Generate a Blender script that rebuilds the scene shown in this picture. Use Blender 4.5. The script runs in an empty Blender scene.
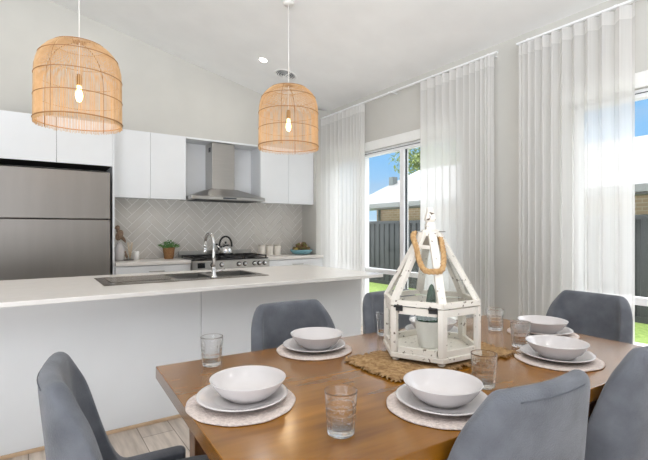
import bpy, math, random
from mathutils import Vector, Matrix
random.seed(7)
PI = math.pi
scene = bpy.context.scene
COL = scene.collection

# ------------------------------------------------------------------ materials
def lin(c):
    c = c / 255.0
    return c / 12.92 if c <= 0.04045 else ((c + 0.055) / 1.055) ** 2.4

def rgb(r, g, b):
    return (lin(r), lin(g), lin(b), 1.0)

def new_mat(name):
    m = bpy.data.materials.new(name)
    m.use_nodes = True
    nt = m.node_tree
    nt.nodes.clear()
    out = nt.nodes.new('ShaderNodeOutputMaterial')
    return m, nt, out

def N(nt, kind, **kw):
    n = nt.nodes.new(kind)
    for k, v in kw.items():
        setattr(n, k, v)
    return n

def mat(name, col, rough=0.5, metal=0.0, col2=None, scale=8.0, stretch=(1, 1, 1), bump=0.0, bscale=None,
        detail=4.0, spec=0.5, coat=0.0, sheen=0.0, lo=0.35, hi=0.65, emit=None, estr=0.0, trans=0.0, ior=1.45):
    m, nt, out = new_mat(name)
    p = N(nt, 'ShaderNodeBsdfPrincipled')
    nt.links.new(p.outputs[0], out.inputs[0])
    p.inputs['Roughness'].default_value = rough
    p.inputs['Metallic'].default_value = metal
    p.inputs['Specular IOR Level'].default_value = spec
    p.inputs['Coat Weight'].default_value = coat
    p.inputs['Sheen Weight'].default_value = sheen
    p.inputs['Transmission Weight'].default_value = trans
    p.inputs['IOR'].default_value = ior
    if emit:
        p.inputs['Emission Color'].default_value = emit
        p.inputs['Emission Strength'].default_value = estr
    tc = N(nt, 'ShaderNodeTexCoord')
    mp = N(nt, 'ShaderNodeMapping')
    mp.inputs['Scale'].default_value = stretch
    nt.links.new(tc.outputs['Object'], mp.inputs[0])
    no = N(nt, 'ShaderNodeTexNoise')
    no.inputs['Scale'].default_value = scale
    no.inputs['Detail'].default_value = detail
    nt.links.new(mp.outputs[0], no.inputs['Vector'])
    cr = N(nt, 'ShaderNodeValToRGB')
    c2 = col2 or tuple(min(1, x * 1.04) for x in col[:3]) + (1,)
    cr.color_ramp.elements[0].position = lo
    cr.color_ramp.elements[1].position = hi
    cr.color_ramp.elements[0].color = col
    cr.color_ramp.elements[1].color = c2
    nt.links.new(no.outputs[0], cr.inputs[0])
    nt.links.new(cr.outputs[0], p.inputs['Base Color'])
    if bump:
        nb = N(nt, 'ShaderNodeTexNoise')
        nb.inputs['Scale'].default_value = bscale or scale * 6
        nb.inputs['Detail'].default_value = 3
        nt.links.new(mp.outputs[0], nb.inputs['Vector'])
        b = N(nt, 'ShaderNodeBump')
        b.inputs['Strength'].default_value = bump
        b.inputs['Distance'].default_value = 0.01
        nt.links.new(nb.outputs[0], b.inputs['Height'])
        nt.links.new(b.outputs[0], p.inputs['Normal'])
    return m

def thin_glass(name, tint=(1, 1, 1, 1), refl=0.06):
    m, nt, out = new_mat(name)
    t = N(nt, 'ShaderNodeBsdfTransparent'); t.inputs[0].default_value = tint
    g = N(nt, 'ShaderNodeBsdfGlossy'); g.inputs['Roughness'].default_value = 0.02
    mx = N(nt, 'ShaderNodeMixShader')
    lw = N(nt, 'ShaderNodeLayerWeight')
    pw = N(nt, 'ShaderNodeMath', operation='POWER'); pw.inputs[1].default_value = 5.0
    fr = N(nt, 'ShaderNodeMapRange'); fr.inputs[3].default_value = 0.02; fr.inputs[4].default_value = 0.6
    nt.links.new(lw.outputs['Facing'], pw.inputs[0]); nt.links.new(pw.outputs[0], fr.inputs[0])
    nt.links.new(fr.outputs[0], mx.inputs[0])
    nt.links.new(t.outputs[0], mx.inputs[1]); nt.links.new(g.outputs[0], mx.inputs[2])
    nt.links.new(mx.outputs[0], out.inputs[0])
    return m

def real_glass(name, col=(1, 1, 1, 1), rough=0.0):
    m, nt, out = new_mat(name)
    g = N(nt, 'ShaderNodeBsdfGlass'); g.inputs['Color'].default_value = col
    g.inputs['Roughness'].default_value = rough; g.inputs['IOR'].default_value = 1.36
    t = N(nt, 'ShaderNodeBsdfTransparent'); mx = N(nt, 'ShaderNodeMixShader'); mx.inputs[0].default_value = 0.18
    nt.links.new(g.outputs[0], mx.inputs[1]); nt.links.new(t.outputs[0], mx.inputs[2])
    nt.links.new(mx.outputs[0], out.inputs[0])
    return m

def sheer(name, see):
    m, nt, out = new_mat(name)
    t = N(nt, 'ShaderNodeBsdfTransparent')
    d = N(nt, 'ShaderNodeBsdfDiffuse'); d.inputs[0].default_value = (0.88, 0.87, 0.855, 1)
    l = N(nt, 'ShaderNodeBsdfTranslucent'); l.inputs[0].default_value = (0.93, 0.925, 0.915, 1)
    m1 = N(nt, 'ShaderNodeMixShader'); m1.inputs[0].default_value = 0.55
    nt.links.new(d.outputs[0], m1.inputs[1]); nt.links.new(l.outputs[0], m1.inputs[2])
    m2 = N(nt, 'ShaderNodeMixShader')
    tc = N(nt, 'ShaderNodeTexCoord')
    mp = N(nt, 'ShaderNodeMapping'); mp.inputs['Scale'].default_value = (1, 1, 0.02)
    no = N(nt, 'ShaderNodeTexNoise'); no.inputs['Scale'].default_value = 90
    mr = N(nt, 'ShaderNodeMapRange')
    mr.inputs[3].default_value = 1 - see - 0.05; mr.inputs[4].default_value = 1 - see + 0.05
    nt.links.new(tc.outputs['Object'], mp.inputs[0]); nt.links.new(mp.outputs[0], no.inputs['Vector'])
    nt.links.new(no.outputs[0], mr.inputs[0]); nt.links.new(mr.outputs[0], m2.inputs[0])
    nt.links.new(t.outputs[0], m2.inputs[1]); nt.links.new(m1.outputs[0], m2.inputs[2])
    nt.links.new(m2.outputs[0], out.inputs[0])
    return m

def planks(name, c1, c2, seam):
    # floor boards running along Y: brick texture in (y, x)
    m, nt, out = new_mat(name)
    p = N(nt, 'ShaderNodeBsdfPrincipled'); p.inputs['Roughness'].default_value = 0.45
    nt.links.new(p.outputs[0], out.inputs[0])
    tc = N(nt, 'ShaderNodeTexCoord')
    sp = N(nt, 'ShaderNodeSeparateXYZ'); cb = N(nt, 'ShaderNodeCombineXYZ')
    nt.links.new(tc.outputs['Object'], sp.inputs[0])
    nt.links.new(sp.outputs['Y'], cb.inputs['X']); nt.links.new(sp.outputs['X'], cb.inputs['Y'])
    br = N(nt, 'ShaderNodeTexBrick')
    br.offset = 0.37
    br.inputs['Color1'].default_value = c1; br.inputs['Color2'].default_value = c2; br.inputs['Mortar'].default_value = seam
    br.inputs['Scale'].default_value = 1.0
    br.inputs['Brick Width'].default_value = 1.4; br.inputs['Row Height'].default_value = 0.19
    br.inputs['Mortar Size'].default_value = 0.0025; br.inputs['Mortar Smooth'].default_value = 0.2
    nt.links.new(cb.outputs[0], br.inputs['Vector'])
    mp = N(nt, 'ShaderNodeMapping'); mp.inputs['Scale'].default_value = (1.2, 12, 1)
    nt.links.new(cb.outputs[0], mp.inputs[0])
    no = N(nt, 'ShaderNodeTexNoise'); no.inputs['Scale'].default_value = 3.0; no.inputs['Detail'].default_value = 6
    nt.links.new(mp.outputs[0], no.inputs['Vector'])
    cr = N(nt, 'ShaderNodeValToRGB')
    cr.color_ramp.elements[0].position = 0.3; cr.color_ramp.elements[0].color = (0.72, 0.70, 0.68, 1)
    cr.color_ramp.elements[1].position = 0.7; cr.color_ramp.elements[1].color = (1.08, 1.08, 1.08, 1)
    nt.links.new(no.outputs[0], cr.inputs[0])
    mx = N(nt, 'ShaderNodeMix', data_type='RGBA', blend_type='MULTIPLY'); mx.inputs[0].default_value = 1.0
    nt.links.new(br.outputs['Color'], mx.inputs[6]); nt.links.new(cr.outputs[0], mx.inputs[7])
    nt.links.new(mx.outputs[2], p.inputs['Base Color'])
    return m

def bricks(name, c1, c2, mortar):
    m, nt, out = new_mat(name)
    p = N(nt, 'ShaderNodeBsdfPrincipled'); p.inputs['Roughness'].default_value = 0.85
    nt.links.new(p.outputs[0], out.inputs[0])
    tc = N(nt, 'ShaderNodeTexCoord')
    sp = N(nt, 'ShaderNodeSeparateXYZ'); cb = N(nt, 'ShaderNodeCombineXYZ')
    ad = N(nt, 'ShaderNodeMath', operation='ADD')
    nt.links.new(tc.outputs['Object'], sp.inputs[0])
    nt.links.new(sp.outputs['X'], ad.inputs[0]); nt.links.new(sp.outputs['Y'], ad.inputs[1])
    nt.links.new(ad.outputs[0], cb.inputs['X']); nt.links.new(sp.outputs['Z'], cb.inputs['Y'])
    br = N(nt, 'ShaderNodeTexBrick')
    br.inputs['Color1'].default_value = c1; br.inputs['Color2'].default_value = c2; br.inputs['Mortar'].default_value = mortar
    br.inputs['Scale'].default_value = 1.0
    br.inputs['Brick Width'].default_value = 0.24; br.inputs['Row Height'].default_value = 0.086
    br.inputs['Mortar Size'].default_value = 0.008
    nt.links.new(cb.outputs[0], br.inputs['Vector'])
    nt.links.new(br.outputs['Color'], p.inputs['Base Color'])
    return m

def chipped(name):
    # white-washed timber with dark worn chips
    m, nt, out = new_mat(name)
    p = N(nt, 'ShaderNodeBsdfPrincipled'); p.inputs['Roughness'].default_value = 0.6
    nt.links.new(p.outputs[0], out.inputs[0])
    tc = N(nt, 'ShaderNodeTexCoord')
    no = N(nt, 'ShaderNodeTexNoise'); no.inputs['Scale'].default_value = 55; no.inputs['Detail'].default_value = 5
    nt.links.new(tc.outputs['Object'], no.inputs['Vector'])
    cr = N(nt, 'ShaderNodeValToRGB')
    cr.color_ramp.elements[0].position = 0.325; cr.color_ramp.elements[0].color = rgb(96, 78, 62)
    cr.color_ramp.elements[1].position = 0.36; cr.color_ramp.elements[1].color = rgb(226, 220, 210)
    nt.links.new(no.outputs[0], cr.inputs[0])
    nt.links.new(cr.outputs[0], p.inputs['Base Color'])
    return m

def timber(name, a, b, c, rough):
    m, nt, out = new_mat(name)
    p = N(nt, 'ShaderNodeBsdfPrincipled'); p.inputs['Roughness'].default_value = rough; p.inputs['Specular IOR Level'].default_value = 0.5
    p.inputs['Coat Weight'].default_value = 0.35; p.inputs['Coat Roughness'].default_value = 0.16
    nt.links.new(p.outputs[0], out.inputs[0])
    tc = N(nt, 'ShaderNodeTexCoord')
    mp = N(nt, 'ShaderNodeMapping'); mp.inputs['Scale'].default_value = (1.0, 9.0, 9.0)
    nt.links.new(tc.outputs['Object'], mp.inputs[0])
    no = N(nt, 'ShaderNodeTexNoise'); no.inputs['Scale'].default_value = 2.6; no.inputs['Detail'].default_value = 3
    no.inputs['Distortion'].default_value = 0.1
    nt.links.new(mp.outputs[0], no.inputs['Vector'])
    cr = N(nt, 'ShaderNodeValToRGB')
    cr.color_ramp.elements[0].position = 0.28; cr.color_ramp.elements[0].color = a
    cr.color_ramp.elements[1].position = 0.72; cr.color_ramp.elements[1].color = c
    e = cr.color_ramp.elements.new(0.5); e.color = b
    nt.links.new(no.outputs[0], cr.inputs[0])
    n2 = N(nt, 'ShaderNodeTexNoise'); n2.inputs['Scale'].default_value = 3.0; n2.inputs['Detail'].default_value = 2
    nt.links.new(tc.outputs['Object'], n2.inputs['Vector'])
    c2 = N(nt, 'ShaderNodeValToRGB')
    c2.color_ramp.elements[0].position = 0.3; c2.color_ramp.elements[0].color = (0.78, 0.78, 0.78, 1)
    c2.color_ramp.elements[1].position = 0.7; c2.color_ramp.elements[1].color = (1.1, 1.1, 1.1, 1)
    nt.links.new(n2.outputs[0], c2.inputs[0])
    mx = N(nt, 'ShaderNodeMix', data_type='RGBA', blend_type='MULTIPLY'); mx.inputs[0].default_value = 1.0
    nt.links.new(cr.outputs[0], mx.inputs[6]); nt.links.new(c2.outputs[0], mx.inputs[7])
    nt.links.new(mx.outputs[2], p.inputs['Base Color'])
    return m

M = {}
M['wall'] = mat('wall paint', rgb(200, 198, 192), 0.9, scale=3)
M['ceil'] = mat('ceiling paint', rgb(240, 240, 239), 0.95, scale=3)
M['floor'] = planks('oak floor boards', rgb(206, 193, 180), rgb(190, 177, 164), rgb(120, 106, 95))
M['skirt'] = mat('white skirting', rgb(235, 235, 232), 0.5)
M['bead'] = mat('oak bead', rgb(204, 176, 146), 0.5, col2=rgb(184, 155, 125), scale=10)
M['cab'] = mat('white cabinet board', rgb(224, 226, 228), 0.38, scale=2)
M['stone'] = mat('pale stone worktop', rgb(228, 224, 219), 0.22, col2=rgb(225, 221, 216), scale=12)
M['tile'] = mat('grey glazed tile', rgb(200, 195, 188), 0.3, col2=rgb(210, 206, 200), scale=5, lo=0.3, hi=0.7)
M['grout'] = mat('pale grout', rgb(240, 238, 234), 0.9)
M['steel'] = mat('brushed steel', rgb(176, 174, 171), 0.30, 1.0, col2=rgb(181, 179, 176), scale=5, stretch=(1, 1, 30))
M['sinksteel'] = mat('satin sink steel', rgb(138, 131, 124), 0.2, 1.0, col2=rgb(150, 143, 136), scale=5)
M['fridge'] = mat('fridge steel', rgb(132, 127, 122), 0.42, 0.85, col2=rgb(137, 132, 127), scale=2, stretch=(3, 1, .4))
M['chrome'] = mat('chrome', rgb(205, 205, 205), 0.12, 1.0)
M['black'] = mat('black enamel', rgb(28, 28, 29), 0.4)
M['dark'] = mat('dark recess board', rgb(62, 58, 54), 0.7)
M['screen'] = mat('black display', rgb(18, 20, 24), 0.15)
M['wood'] = timber('stained table timber', rgb(116, 72, 14), rgb(134, 86, 18), rgb(146, 96, 26), 0.20)
M['woodleg'] = timber('stained leg timber', rgb(96, 58, 28), rgb(118, 74, 38), rgb(132, 86, 46), 0.45)
M['velvet'] = mat('blue grey chair fabric', rgb(82, 85, 92), 0.9, col2=rgb(112, 115, 122), scale=11, bump=0.3, bscale=260, sheen=0.2, lo=0.25, hi=0.75, detail=6)
M['seam'] = mat('chair seam', rgb(92, 95, 102), 0.9)
M['leg'] = mat('black chair leg', rgb(40, 38, 37), 0.5)
M['china'] = mat('white china', rgb(206, 201, 200), 0.16, scale=3, coat=0.2)
M['mat'] = mat('woven placemat', rgb(228, 214, 206), 0.95, col2=rgb(204, 190, 182), scale=120, bump=0.7, bscale=220)
M['jute'] = mat('jute', rgb(146, 112, 74), 0.95, col2=rgb(190, 156, 112), scale=60, bump=0.5, bscale=300)
M['rope'] = mat('hemp rope', rgb(184, 144, 96), 0.95, col2=rgb(206, 170, 124), scale=70, bump=0.5, bscale=350)
M['glass'] = real_glass('clear tumbler glass', (1, 1, 1, 1))
M['pane'] = thin_glass('window glass')
M['lpane'] = thin_glass('lantern glass', (0.99, 0.995, 0.99, 1))
M['alu'] = mat('white aluminium', rgb(238, 239, 240), 0.4)
M['gasket'] = mat('dark gasket', rgb(60, 64, 68), 0.6)
M['sheer'] = sheer('sheer curtain', 0.25)
M['sheertop'] = sheer('sheer curtain heading', 0.12)
M['chip'] = chipped('worn white paint')
M['hinge'] = mat('black iron hinge', rgb(44, 42, 42), 0.5, 0.4)
M['cactus'] = mat('dark green cactus', rgb(50, 74, 58), 0.7, col2=rgb(72, 98, 80), scale=40, bump=0.4, bscale=90)
M['potwhite'] = mat('matt white pot', rgb(236, 234, 228), 0.5)
M['soil'] = mat('dark soil', rgb(60, 48, 38), 0.95, bump=0.6, bscale=120)
M['rattan'] = mat('natural rattan', rgb(212, 172, 126), 0.6, col2=rgb(224, 188, 144), scale=22)
M['hoop'] = mat('darker rattan hoop', rgb(168, 122, 76), 0.6)
M['cord'] = mat('white flex', rgb(238, 236, 232), 0.6)
M['brass'] = mat('aged brass', rgb(170, 128, 76), 0.35, 0.9)
M['bulb'] = mat('glowing filament bulb', rgb(255, 226, 180), 0.2, emit=rgb(255, 208, 140), estr=5.0)
M['lens'] = mat('lit downlight lens', rgb(255, 255, 250), 0.3, emit=rgb(255, 246, 232), estr=12.0)
M['wicker'] = mat('wicker pot', rgb(140, 98, 62), 0.9, col2=rgb(176, 132, 90), scale=60, stretch=(1, 1, 3), bump=0.6, bscale=150)
M['herb'] = mat('herb leaves', rgb(62, 112, 52), 0.6, col2=rgb(110, 158, 84), scale=60)
M['teal'] = mat('teal glazed bowl', rgb(112, 160, 172), 0.25, col2=rgb(132, 176, 186), scale=20)
M['arti'] = mat('green purple artichoke', rgb(112, 116, 64), 0.7, col2=rgb(120, 70, 62), scale=30, bump=0.8, bscale=80)
M['pear'] = mat('olive yellow fruit', rgb(190, 166, 92), 0.6, col2=rgb(160, 140, 76), scale=30)
M['pink'] = mat('pale pink card', rgb(232, 206, 204), 0.8)
M['birdbrown'] = mat('weathered brown carving', rgb(116, 92, 74), 0.8, col2=rgb(150, 128, 108), scale=60)
M['reed'] = mat('pale reed', rgb(222, 196, 156), 0.8)
M['tray'] = mat('dark stone coaster', rgb(110, 104, 98), 0.7)
M['cream'] = mat('cream canister', rgb(224, 218, 208), 0.45)
M['lid'] = mat('cream canister lid', rgb(206, 198, 186), 0.6)
M['candle'] = mat('white candle wax', rgb(240, 238, 234), 0.4)
M['fence'] = mat('dark green grey steel fence', rgb(48, 52, 54), 0.6, col2=rgb(54, 58, 60), scale=2)
M['grass'] = mat('lawn grass', rgb(104, 132, 58), 0.95, col2=rgb(138, 160, 88), scale=14, bump=1.0, bscale=90)
M['brick'] = bricks('tan face brick', rgb(206, 178, 154), rgb(192, 164, 140), rgb(216, 204, 186))
M['roof'] = mat('pale steel roof', rgb(126, 127, 128), 0.55)
M['gutter'] = mat('grey gutter', rgb(128, 132, 130), 0.5)
M['vent'] = mat('grey roof flue', rgb(104, 112, 112), 0.6)
M['bark'] = mat('bark', rgb(110, 90, 70), 0.9)
M['leaf'] = mat('tree leaves', rgb(92, 110, 60), 0.7, col2=rgb(140, 152, 96), scale=1.5)
M['ring'] = mat('white plastic trim', rgb(240, 240, 238), 0.5)
M['ventgap'] = mat('vent slot grey', rgb(110, 112, 114), 0.7)
M['bounce_paving'] = mat('pale concrete', rgb(214, 212, 208), 0.9, col2=rgb(200, 198, 194), scale=4)
M['terra'] = mat('terracotta', rgb(176, 128, 100), 0.8)

# ------------------------------------------------------------------ mesh helpers
class MB:
    def __init__(self):
        self.v = []; self.f = []; self.s = []
    def add(self, verts, faces, smooth=False):
        o = len(self.v)
        self.v.extend([tuple(p) for p in verts])
        for f in faces:
            self.f.append([i + o for i in f]); self.s.append(smooth)
        return self
    def box(self, x0, x1, y0, y1, z0, z1):
        v = [(x, y, z) for x in (x0, x1) for y in (y0, y1) for z in (z0, z1)]
        f = [(0, 1, 3, 2), (4, 6, 7, 5), (0, 4, 5, 1), (2, 3, 7, 6), (0, 2, 6, 4), (1, 5, 7, 3)]
        return self.add(v, f)
    def hexa(self, b, t):
        n = len(b)
        v = list(b) + list(t)
        f = [tuple(range(n))[::-1], tuple(range(n, 2 * n))]
        for i in range(n):
            j = (i + 1) % n
            f.append((i, j, n + j, n + i))
        return self.add(v, f)
    def lathe(self, prof, seg=32, c=(0, 0, 0), smooth=True, rmod=None, close=False):
        v = []; f = []
        for k, (r, z) in enumerate(prof):
            for i in range(seg):
                a = 2 * PI * i / seg
                rr, zz = (r, z) if rmod is None else rmod(r, z, a, k)
                v.append((c[0] + rr * math.cos(a), c[1] + rr * math.sin(a), c[2] + zz))
        m = len(prof)
        for k in range(m - 1 + (1 if close else 0)):
            k2 = (k + 1) % m
            for i in range(seg):
                j = (i + 1) % seg
                f.append((k * seg + i, k * seg + j, k2 * seg + j, k2 * seg + i))
        if not close:
            if prof[0][0] > 1e-6: f.append(tuple(range(seg))[::-1])
            if prof[-1][0] > 1e-6: f.append(tuple(range((m - 1) * seg, m * seg)))
        return self.add(v, f, smooth)
    def tube(self, pts, r, seg=8, closed=False, smooth=True, radii=None):
        pts = [Vector(p) for p in pts]
        n = len(pts)
        v = []; f = []
        prev = None
        for i, p in enumerate(pts):
            if closed:
                t = pts[(i + 1) % n] - pts[i - 1]
            else:
                t = pts[min(i + 1, n - 1)] - pts[max(i - 1, 0)]
            t = t.normalized() if t.length > 1e-9 else Vector((0, 0, 1))
            if prev is None:
                up = Vector((0, 0, 1)) if abs(t.z) < 0.9 else Vector((1, 0, 0))
                nx = t.cross(up).normalized()
            else:
                nx = (prev - t * prev.dot(t)).normalized()
            prev = nx
            ny = t.cross(nx)
            rr = radii[i] if radii else r
            for k in range(seg):
                a = 2 * PI * k / seg
                v.append(p + nx * (rr * math.cos(a)) + ny * (rr * math.sin(a)))
        for i in range(n if closed else n - 1):
            i2 = (i + 1) % n
            for k in range(seg):
                k2 = (k + 1) % seg
                f.append((i * seg + k, i * seg + k2, i2 * seg + k2, i2 * seg + k))
        if not closed:
            f.append(tuple(range(seg))[::-1]); f.append(tuple(range((n - 1) * seg, n * seg)))
        return self.add(v, f, smooth)
    def bar(self, a, b, w, h, up=(0, 0, 1)):
        a = Vector(a); b = Vector(b); t = (b - a).normalized(); up = Vector(up)
        s = t.cross(up).normalized() * (w / 2); u = s.cross(t).normalized() * (h / 2)
        q = [-s - u, s - u, s + u, -s + u]
        return self.hexa([a + x for x in q], [b + x for x in q])
    def ellipsoid(self, c, r, seg=16, rings=10, rot=None, fn=None):
        v = []; f = []
        R = rot or Matrix.Identity(3)
        for k in range(rings + 1):
            ph = PI * k / rings - PI / 2
            for i in range(seg):
                a = 2 * PI * i / seg
                m = fn(a, ph) if fn else 1.0
                p = Vector((r[0] * math.cos(ph) * math.cos(a) * m, r[1] * math.cos(ph) * math.sin(a) * m, r[2] * math.sin(ph)))
                v.append(Vector(c) + R @ p)
        for k in range(rings):
            for i in range(seg):
                j = (i + 1) % seg
                f.append((k * seg + i, k * seg + j, (k + 1) * seg + j, (k + 1) * seg + i))
        return self.add(v, f, True)
    def build(self, name, material, parent=None, origin=(0, 0, 0), bevel=0.0, bseg=2, smooth=None):
        me = bpy.data.meshes.new(name)
        o = Vector(origin)
        me.from_pydata([(p[0] - o.x, p[1] - o.y, p[2] - o.z) for p in self.v], [], self.f)
        me.polygons.foreach_set('use_smooth', self.s if smooth is None else [smooth] * len(self.f))
        me.validate(); me.update()
        import bmesh
        bm = bmesh.new(); bm.from_mesh(me)
        bmesh.ops.remove_doubles(bm, verts=bm.verts, dist=1e-6)
        bmesh.ops.recalc_face_normals(bm, faces=bm.faces)
        bm.to_mesh(me); bm.free()
        me.materials.append(material)
        ob = bpy.data.objects.new(name, me)
        COL.objects.link(ob)
        if parent: ob.parent = parent
        else: ob.location = o
        if bevel:
            b = ob.modifiers.new('Bevel', 'BEVEL'); b.width = bevel; b.segments = bseg; b.limit_method = 'ANGLE'
            b.angle_limit = math.radians(40)
        return ob

def tag(o, label, cat, group=None, kind=None):
    o['label'] = label; o['category'] = cat
    if group: o['group'] = group
    if kind: o['kind'] = kind
    return o

def thing(name, label, cat, loc=(0, 0, 0), rz=0.0, group=None):
    o = bpy.data.objects.new(name, None)
    COL.objects.link(o)
    o.location = loc; o.rotation_euler = (0, 0, rz); o.empty_display_size = 0.1
    return tag(o, label, cat, group)

def struct(o, label=None, cat=None):
    o['kind'] = 'structure'
    if label: o['label'] = label
    if cat: o['category'] = cat
    return o

def copy_tree(o, parent=None):
    c = o.copy(); COL.objects.link(c)
    if parent: c.parent = parent
    for ch in list(o.children): copy_tree(ch, c)
    return c

# ------------------------------------------------------------------ dimensions (metres, eye at the origin of plan)
EYE = 1.26
XW = 3.74           # inside face of the window wall
YB = 5.80           # face of the kitchen wall
XL = -3.2; YR = -3.2
def zc(x): return 3.25 - 0.226 * (x - 2.85)

# ------------------------------------------------------------------ room shell
struct(MB().box(XL - .1, XW + .2, YR - .1, YB + .15, -.12, 0).build('floor', M['floor']), 'pale oak board floor', 'floor')
x0, x1 = XL - .1, XW + .5
struct(MB().hexa([(x0, YR - .1, zc(x0)), (x1, YR - .1, zc(x1)), (x1, YB + .15, zc(x1)), (x0, YB + .15, zc(x0))],
                 [(x0, YR - .1, zc(x0) + .15), (x1, YR - .1, zc(x1) + .15), (x1, YB + .15, zc(x1) + .15), (x0, YB + .15, zc(x0) + .15)]
                 ).build('ceiling', M['ceil']), 'white raked ceiling', 'ceiling')
struct(MB().hexa([(XL, YB, 0), (XW, YB, 0), (XW, YB, zc(XW)), (XL, YB, zc(XL))],
                 [(XL, YB + .15, 0), (XW, YB + .15, 0), (XW, YB + .15, zc(XW)), (XL, YB + .15, zc(XL))]
                 ).build('wall_back', M['wall']), 'pale grey wall behind the kitchen', 'wall')
struct(MB().box(XL - .1, XL, .9, YB + .15, 0, zc(XL)).build('wall_left', M['wall']), 'pale grey side wall', 'wall')
HEAD = 2.31
W1 = (2.95, 5.35); W2 = (-0.58, 1.84)
wr = MB()
zt = zc(XW)
for a, b in ((YR, W2[0]), (W2[1], W1[0]), (W1[1], YB + .15)):
    wr.box(XW, XW + .2, a, b, 0, zt)
for a, b in (W1, W2):
    wr.box(XW, XW + .2, a, b, HEAD, zt)
struct(wr.build('wall_right', M['wall']), 'pale grey wall of windows', 'wall')
# kitchen end return beside the curtain
struct(MB().box(3.53, XW, 5.40, YB, 0, zc(XW)).build('wall_return', M['wall']), 'short return wall at the end of the kitchen run', 'wall')
# wall behind the viewer with a wide opening added to let daylight in
wb = MB()
wb.hexa([(.9, YR - .1, 0), (XW, YR - .1, 0), (XW, YR - .1, zc(XW)), (.9, YR - .1, zc(.9))], [(.9, YR, 0), (XW, YR, 0), (XW, YR, zc(XW)), (.9, YR, zc(.9))])
struct(wb.build('wall_front', M['wall']), 'wall behind the viewer with a wide opening', 'wall')
sk = MB()
for a, b in ((YR, W2[0]), (W2[1], W1[0])):
    sk.box(XW - .015, XW, a, b, 0, .09)
struct(sk.build('baseboard_right', M['skirt']), 'white skirting below the window wall', 'baseboard')

def window(name, y0, y1, mull, label):
    f = MB(); xf0, xf1 = XW + .03, XW + .11
    f.box(xf0, xf1, y0, y0 + .05, 0, HEAD).box(xf0, xf1, y1 - .05, y1, 0, HEAD)
    f.box(xf0, xf1, y0, y1, 2.245, HEAD).box(xf0, xf1, y0, y1, 0, .06)
    for y in mull: f.box(xf0, xf1, y - .035, y + .035, .06, 2.245)
    f.box(xf0 + .01, xf1 - .01, y0, y1, .695, .755)
    o = struct(f.build(name, M['alu'], bevel=.004), label, 'window')
    for (a, b) in zip([y0 + .05] + [m + .035 for m in mull], [m - .035 for m in mull] + [y1 - .05]):
        for (za, zb) in ((.06, .695), (.755, 2.245)):
            MB().box(XW + .066, XW + .072, a, b, za, zb).build('pane', M['pane'], o)
    g = MB()
    y = mull[0]; g.box(XW + .056, XW + .085, y - .043, y - .0352, .06, 2.245)
    g.build('gasket', M['gasket'], o)
    hr = MB().box(XW + .024, XW + .0299, y0, y1, 2.276, 2.282)
    hr.build('head_groove', M['gasket'], o)
    return o
window('window_1', W1[0], W1[1], (3.86, 4.60), 'white framed three panel window behind the lantern')
window('window_2', W2[0], W2[1], (1.02, 0.22), 'white framed window at the right edge of the photo')
for i, (a, b) in enumerate((W1, W2)):
    t = MB().box(XW - .016, XW, a - .06, b + .06 if i == 1 else b + .03, HEAD, HEAD + .115)
    struct(t.build('trim_%d' % (i + 1), M['skirt'], bevel=.004), 'white head board over window', 'trim')

# ------------------------------------------------------------------ kitchen back run
# herringbone splashback
def clip(poly, x0, x1, z0, z1):
    for ax, lim, sg in ((0, x0, 1), (0, x1, -1), (1, z0, 1), (1, z1, -1)):
        out = []
        for i in range(len(poly)):
            p, q = poly[i], poly[(i + 1) % len(poly)]
            dp, dq = (p[ax] - lim) * sg, (q[ax] - lim) * sg
            if dp >= 0: out.append(p)
            if dp * dq < 0:
                t = dp / (dp - dq)
                out.append((p[0] + (q[0] - p[0]) * t, p[1] + (q[1] - p[1]) * t))
        poly = out
        if len(poly) < 3: return []
    return poly
SX0, SX1, SZ0, SZ1 = .812, 3.528, .902, 1.66
sp = thing('tiled_splashback', 'grey herringbone tiled splashback behind the cooker', 'splashback', (.81, YB, .9))
MB().box(SX0, SX1, YB - .006, YB - .001, SZ0, SZ1).build('grout', M['grout'], sp, (.81, YB, .9))
tl = MB()
Wt, n, g = .083, 4, .0034
c45 = math.sqrt(.5)
def put(a0, a1, b0, b1):
    q = [(a0 * Wt + g, b0 * Wt + g), (a1 * Wt - g, b0 * Wt + g), (a1 * Wt - g, b1 * Wt - g), (a0 * Wt + g, b1 * Wt - g)]
    q = [((x - y) * c45 + 2.00, (x + y) * c45 + 1.1) for x, y in q]
    q = clip(q, SX0, SX1, SZ0, SZ1)
    if len(q) >= 3:
        tl.hexa([(x, YB - .006, z) for x, z in q], [(x, YB - .0105, z) for x, z in q])
for b in range(-45, 46):
    for k in range(-8, 9):
        a = b + 2 * n * k
        if abs(a) < 60: put(a, a + n, b, b + 1)
        lo = b - 2 * n + 1 + 2 * n * k
        if abs(lo) < 60: put(b, b + 1, lo, lo + n)
tl.build('tiles', M['tile'], sp, (.81, YB, .9))

# fridge surround
FY = 5.27
fs = thing('fridge_cabinet', 'white cabinet surround with two cupboards above the steel fridge', 'cabinet', (.24, YB, 0))
o = (.24, YB, 0)
MB().box(.767, .787, FY, YB - .002, 0, 2.43).build('side_panel', M['cab'], fs, o)
MB().box(-.32, -.30, FY, YB - .002, 0, 2.43).build('side_panel', M['cab'], fs, o)
MB().box(-.30, .767, FY + .02, YB - .021, 1.965, 2.43).build('cupboard_box', M['dark'], fs, o)
MB().box(-.30, .2385, FY, FY + .019, 1.96, 2.428).build('door', M['cab'], fs, o, bevel=.0015)
MB().box(.2415, .766, FY, FY + .019, 1.96, 2.428).build('door', M['cab'], fs, o, bevel=.0015)
MB().box(-.30, .767, YB - .02, YB - .002, 0, 1.96).build('back_panel', M['dark'], fs, o)
fr = thing('fridge', 'large stainless steel fridge in the white surround', 'fridge', (.22, 5.5, 0))
o = (.22, 5.5, 0)
MB().box(-.27, .725, 5.30, 5.76, .02, 1.875).build('body', M['dark'], fr, o)
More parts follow.
